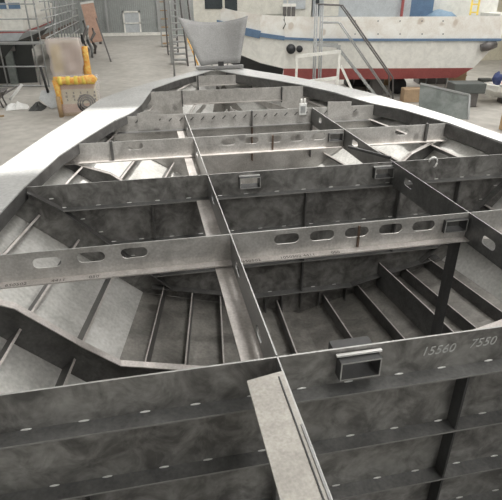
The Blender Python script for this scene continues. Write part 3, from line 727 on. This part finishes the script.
t = thing('wrapped_carton', 'low printed carton in clear film with orange foam roll along its top', 'carton', c)
x0, x1, y0, y1 = c.x-.60, c.x+.62, c.y, c.y+.75
box('carton', x0, x1, y0, y1, .12, 1.22, 'pale_carton', t, .01)
box('pallet', x0, x1, y0, y1, 0, .12, 'timber', t)
box('carton_band', x0-.003, x1+.003, y0-.006, y1, .93, 1.22, 'carton_band', t)
box('carton_band', x0-.003, x1+.003, y0-.006, y1, .12, .42, 'carton_band', t)
for i in range(5):
    xx = x0+.26+i*.24
    for j in range(3): box('print_mark', xx-.02-.03*(j % 2), xx+.03, y0-.006, y0-.002, .52+.12*j, .60+.12*j, 'dark_pipe', t)
fc = Vector((x1-.32, y0-.02, .42))
for r_ in (.30, .22, .14): tube('print_ring', [fc + Vector((r_*math.cos(a), 0, r_*math.sin(a))) for a in [2*math.pi*k_/16 for k_ in range(17)]], .035, 'dark_rubber', t, 6)
pts = [Vector((x0-.08, y0-.08, 1.28)), Vector((x0+.2, y0-.1, 1.25)), Vector((x0+.5, y0-.1, 1.22)), Vector((x0+.9, y0-.1, 1.24)), Vector((x1+.05, y0-.1, 1.26)), Vector((x1+.1, y0, 1.24))]
tube('foam_roll', pts, [.10, .13, .12, .14, .16, .08], 'orange_foam', t, 10)
for i in range(5): tube('tape_wrap', [Vector((x0+.12+i*.27, y0-.1, 1.24)) - Vector((.05, 0, .0)), Vector((x0+.16+i*.27, y0-.1, 1.235))+Vector((.04, 0, 0))], .145, 'yellow_tape', t, 10)
tube('foam_strap', [Vector((x0-.02, y0-.08, 1.26)), Vector((x0, y0-.08, .9)), Vector((x0+.02, y0-.07, .45))], [.12, .1, .08], 'orange_foam', t, 8)
tube('corner_post', [Vector((x0-.02, y0-.12, 0)), Vector((x0-.03, y0-.12, .72))], .08, 'timber', t, 10)
film('film', x0-.05, x1+.16, y0-.06, y1+.1, .02, 1.3, 'plastic_film', t, .02, 4)
p = on_floor(70, 106); c = Vector((p.x+.12, p.y+.5, 0))
t = thing('wrapped_cabinet', 'tall cabinet wrapped in milky plastic film behind the printed carton', 'cabinet', c)
box('cabinet', c.x-.55, c.x+.5, c.y, c.y+.6, 0, 2.3, 'pale_carton', t, .02)
box('yellow_panel', c.x-.56, c.x-.2, c.y-.02, c.y, 1.2, 2.2, 'yellow_tape', t); box('pink_panel', c.x-.1, c.x+.5, c.y-.02, c.y, 1.0, 2.2, 'carton_band', t)
film('film', c.x-.66, c.x+.58, c.y-.1, c.y+.68, .9, 2.4, 'milky_film', t, .035, 9)
tube('foam_edge', [(c.x+.66, c.y+.2, 2.1), (c.x+.68, c.y+.2, 1.7), (c.x+.66, c.y+.2, 1.2), (c.x+.68, c.y+.2, .2)], [.14, .12, .15, .1], 'orange_foam', t, 8)
t = thing('wrapped_panel_stack', 'narrow film-wrapped panel pack standing far down the hall by the scaffold', 'panel pack', on_floor(97, 44))
p = t.location; bar('panel', (p.x, p.y, .15), (p.x-.35, p.y+.2, 3.1), 1.0, .5, 'carton_band', t, upv=(0, 1, 0)); bar('film_cap', (p.x-.36, p.y+.2, 3.1), (p.x-.38, p.y+.2, 3.25), 1.05, .55, 'white_scrap', t, upv=(0, 1, 0))
for dx in (-.3, .3): box('foot', p.x+dx-.1, p.x+dx+.1, p.y-.2, p.y+.2, 0, .17, 'dark_pipe', t)
# hoses and frames beside the scaffold
for i, (a, b_, h, ln) in enumerate(((88, 62, 2.4, .5), (92, 58, 2.0, -.3), (85, 68, 1.8, .3), (95, 54, 1.7, .4))):
    p = on_floor(a, b_)
    tag(tube('bundled_hose', [(p.x, p.y, .03), (p.x+.1, p.y, h*.3), (p.x-.15, p.y+.1, h*.55), (p.x+ln*.4, p.y, h*.8), (p.x+.05, p.y+.1, h)], [.1, .14, .09, .12, .06], ('dark_pipe', 'galvanized', 'dark_rubber', 'dark_pipe')[i], None, 7), ('tallest dark grey hose bundle standing by the scaffold end', 'pale grey hose bundle standing between the dark hose bundles', 'black rubber hose bundle standing just behind the wrapped cabinet', 'shortest dark grey hose bundle standing beside the slanting pole')[i], 'hose', 'hose bundles by the scaffold')
for (a, b_, c_, d_) in ((98, 62, 110, 61.5), (96, 91, 104, 92)):
    p, q = on_floor(a, b_), on_floor(c_, d_)
o = tube('prop_pole', [on_floor(111, 62)+Vector((0, 0, .03)), Vector((on_floor(97, 44).x+.6, on_floor(97, 44).y-5, 2.2))], .05, 'dark_pipe'); tag(o, 'dark pole propped up slantwise beside the scaffold end', 'pole')
# scrap on the floor
def scrap(name, px_, w, d, h, mat, label, seed, rot=0, cat='scrap'):
    rnd = random.Random(seed); p = on_floor(*px_); bm = bmesh.new(); G_ = []
    for j in range(5):
        row = []
        for i in range(8):
            x = (i/7-.5)*w*(1-.25*abs(j/4-.5)); y = (j/4-.5)*d
            z = h*max(0, math.sin(math.pi*i/7))*rnd.uniform(.2, 1) if 0 < j < 4 else .01
            row.append(bm.verts.new((x, y, z+.01)))
        G_.append(row)
    for j in range(4):
        for i in range(7): bm.faces.new((G_[j][i], G_[j][i+1], G_[j+1][i+1], G_[j+1][i]))
    o = bm_obj(name, bm, mat); o.location = (p.x, p.y, 0); o.rotation_euler.z = rot
    md = o.modifiers.new('thick', 'SOLIDIFY'); md.thickness = .02; md.offset = 1; tag(o, label, cat); return o
scrap('white_sheet', (17, 108), .9, .9, .35, 'white_scrap', 'crumpled white sheet lying on the floor beside the black sheet', 2, .2, 'sheet')
scrap('black_sheet', (38, 109), .55, .8, .3, 'tarp_and_shade', 'crumpled black sheet on the floor between white sheet and shovel', 6, -.1, 'sheet')
p = on_floor(21, 104); tag(bar('sheet_offcut', p+Vector((-.35, -.1, .2)), p+Vector((.15, .2, .72)), .25, .03, 'white_scrap'), 'stiff white offcut sticking up out of the crumpled white sheet', 'offcut')
t = thing('shovel', 'wide flat-bladed shovel standing against the wrapped carton', 'shovel', on_floor(53, 108))
p = t.location; sheet('blade', [[p+Vector((-.45, 0, .35)), p+Vector((0, -.25, .02)), p+Vector((.35, -.1, .12)), p+Vector((.3, .2, .62)), p+Vector((-.35, .2, .62))]], (0, .02, .01), 'galvanized', t)
tube('shaft', [p+Vector((-.1, .15, .55)), p+Vector((-.25, .4, 1.45))], .05, 'dark_rubber', t, 8)
t = thing('wheelbarrow', 'dark wheelbarrow parked on the floor beside the scaffold foot', 'wheelbarrow', on_floor(-3, 107))
p = t.location
bm = bmesh.new(); A_ = [bm.verts.new(p+Vector(v)) for v in ((-.5, -.3, .35), (.25, -.3, .35), (.25, .3, .35), (-.5, .3, .35))]; B_ = [bm.verts.new(p+Vector(v)) for v in ((-.8, -.42, .68), (.45, -.42, .62), (.45, .42, .62), (-.8, .42, .68))]
bm.faces.new(A_)
for i in range(4): bm.faces.new((A_[i], A_[(i+1) % 4], B_[(i+1) % 4], B_[i]))
o = bm_obj('tray', bm, 'dark_pipe', t); md = o.modifiers.new('thick', 'SOLIDIFY'); md.thickness = .02
for y in (-.25, .25):
    tube('handle', [p+Vector((-.5, y, .34)), p+Vector((.4, y, .5)), p+Vector((.85, y, .72))], .03, 'dark_pipe', t, 6); tube('leg', [p+Vector((.2, y, .36)), p+Vector((.3, y, 0))], .03, 'dark_pipe', t, 6)
tube('wheel', [p+Vector((-.62, -.05, .2)), p+Vector((-.62, .05, .2))], .2, 'dark_rubber', t, 14)
p = on_floor(1, 117); tag(bar('wood_offcut', p+Vector((-.3, 0, .03)), p+Vector((.1, .05, .03)), .1, .05, 'timber'), 'short wooden offcut lying alone on the floor below the wheelbarrow', 'offcut')
# rack and ladders behind the bow
def rack(name, px_, w, d, h, nz, label, group=None, mat='galvanized', slat='galvanized'):
    p = on_floor(*px_); t = thing(name, label, 'rack', p, group)
    for x in (-w/2, w/2):
        for y in (0, d): bar('upright', (p.x+x, p.y+y, 0), (p.x+x, p.y+y, h), .07, .07, mat, t, upv=(0, 1, 0))
    for i in range(nz):
        z = .25 + (h-.4)*i/max(1, nz-1)
        bar('rung', (p.x-w/2, p.y, z), (p.x+w/2, p.y, z), .06, .07, slat, t); bar('shelf', (p.x-w/2, p.y+d/2, z), (p.x+w/2, p.y+d/2, z), d*.8, .03, slat, t)
    return t
rack('storage_rack', (180, 64.5), .95, .8, 5.2, 15, 'galvanized rack of shelves standing just behind the bow plate')
rack('storage_rack', (167.5, 47), .8, 1.0, 4.6, 8, 'tall timber-shelved rack standing farther down the hall than the other rack', None, 'galvanized', 'timber')
rack('storage_rack', (173.5, 55), .7, .8, 4.8, 11, 'narrow dark-railed rack standing between the galvanized rack and the timber-shelved rack', None, 'dark_pipe', 'galvanized')
t = thing('step_ladder', 'tall dark ladder leaning upright by the shelf rack at the bow', 'ladder', on_floor(192, 66))
p = t.location
for dx in (-.22, .22): bar('stile', (p.x+dx, p.y, 0), (p.x+dx-.3, p.y+.5, 4.6), .05, .08, 'dark_pipe', t)
for i in range(13): f = (i+.7)/14; bar('rung', (p.x-.22-.3*f, p.y+.5*f, 4.6*f), (p.x+.22-.3*f, p.y+.5*f, 4.6*f), .04, .04, 'galvanized', t)
o = tube('orange_pole', [on_floor(196, 66)+Vector((.15, .2, .03)), on_floor(186, 60)+Vector((-.1, 0, 2.0))], .05, 'orange_foam'); tag(o, 'orange pole leaning against the ladder beside the bow plate', 'pole')
for i, (a, h) in enumerate(((172, 6), (203, 6), (211, 6.2), (227, 6))):
    p = at_depth(a, 40, 27+i*.4); tag(tube('scaffold_pole', [(p.x, p.y, 0), (p.x, p.y, h)], .05, 'galvanized', None, 8), 'upright scaffold pole rising behind the bow plate', 'pole', 'upright poles behind the bow')
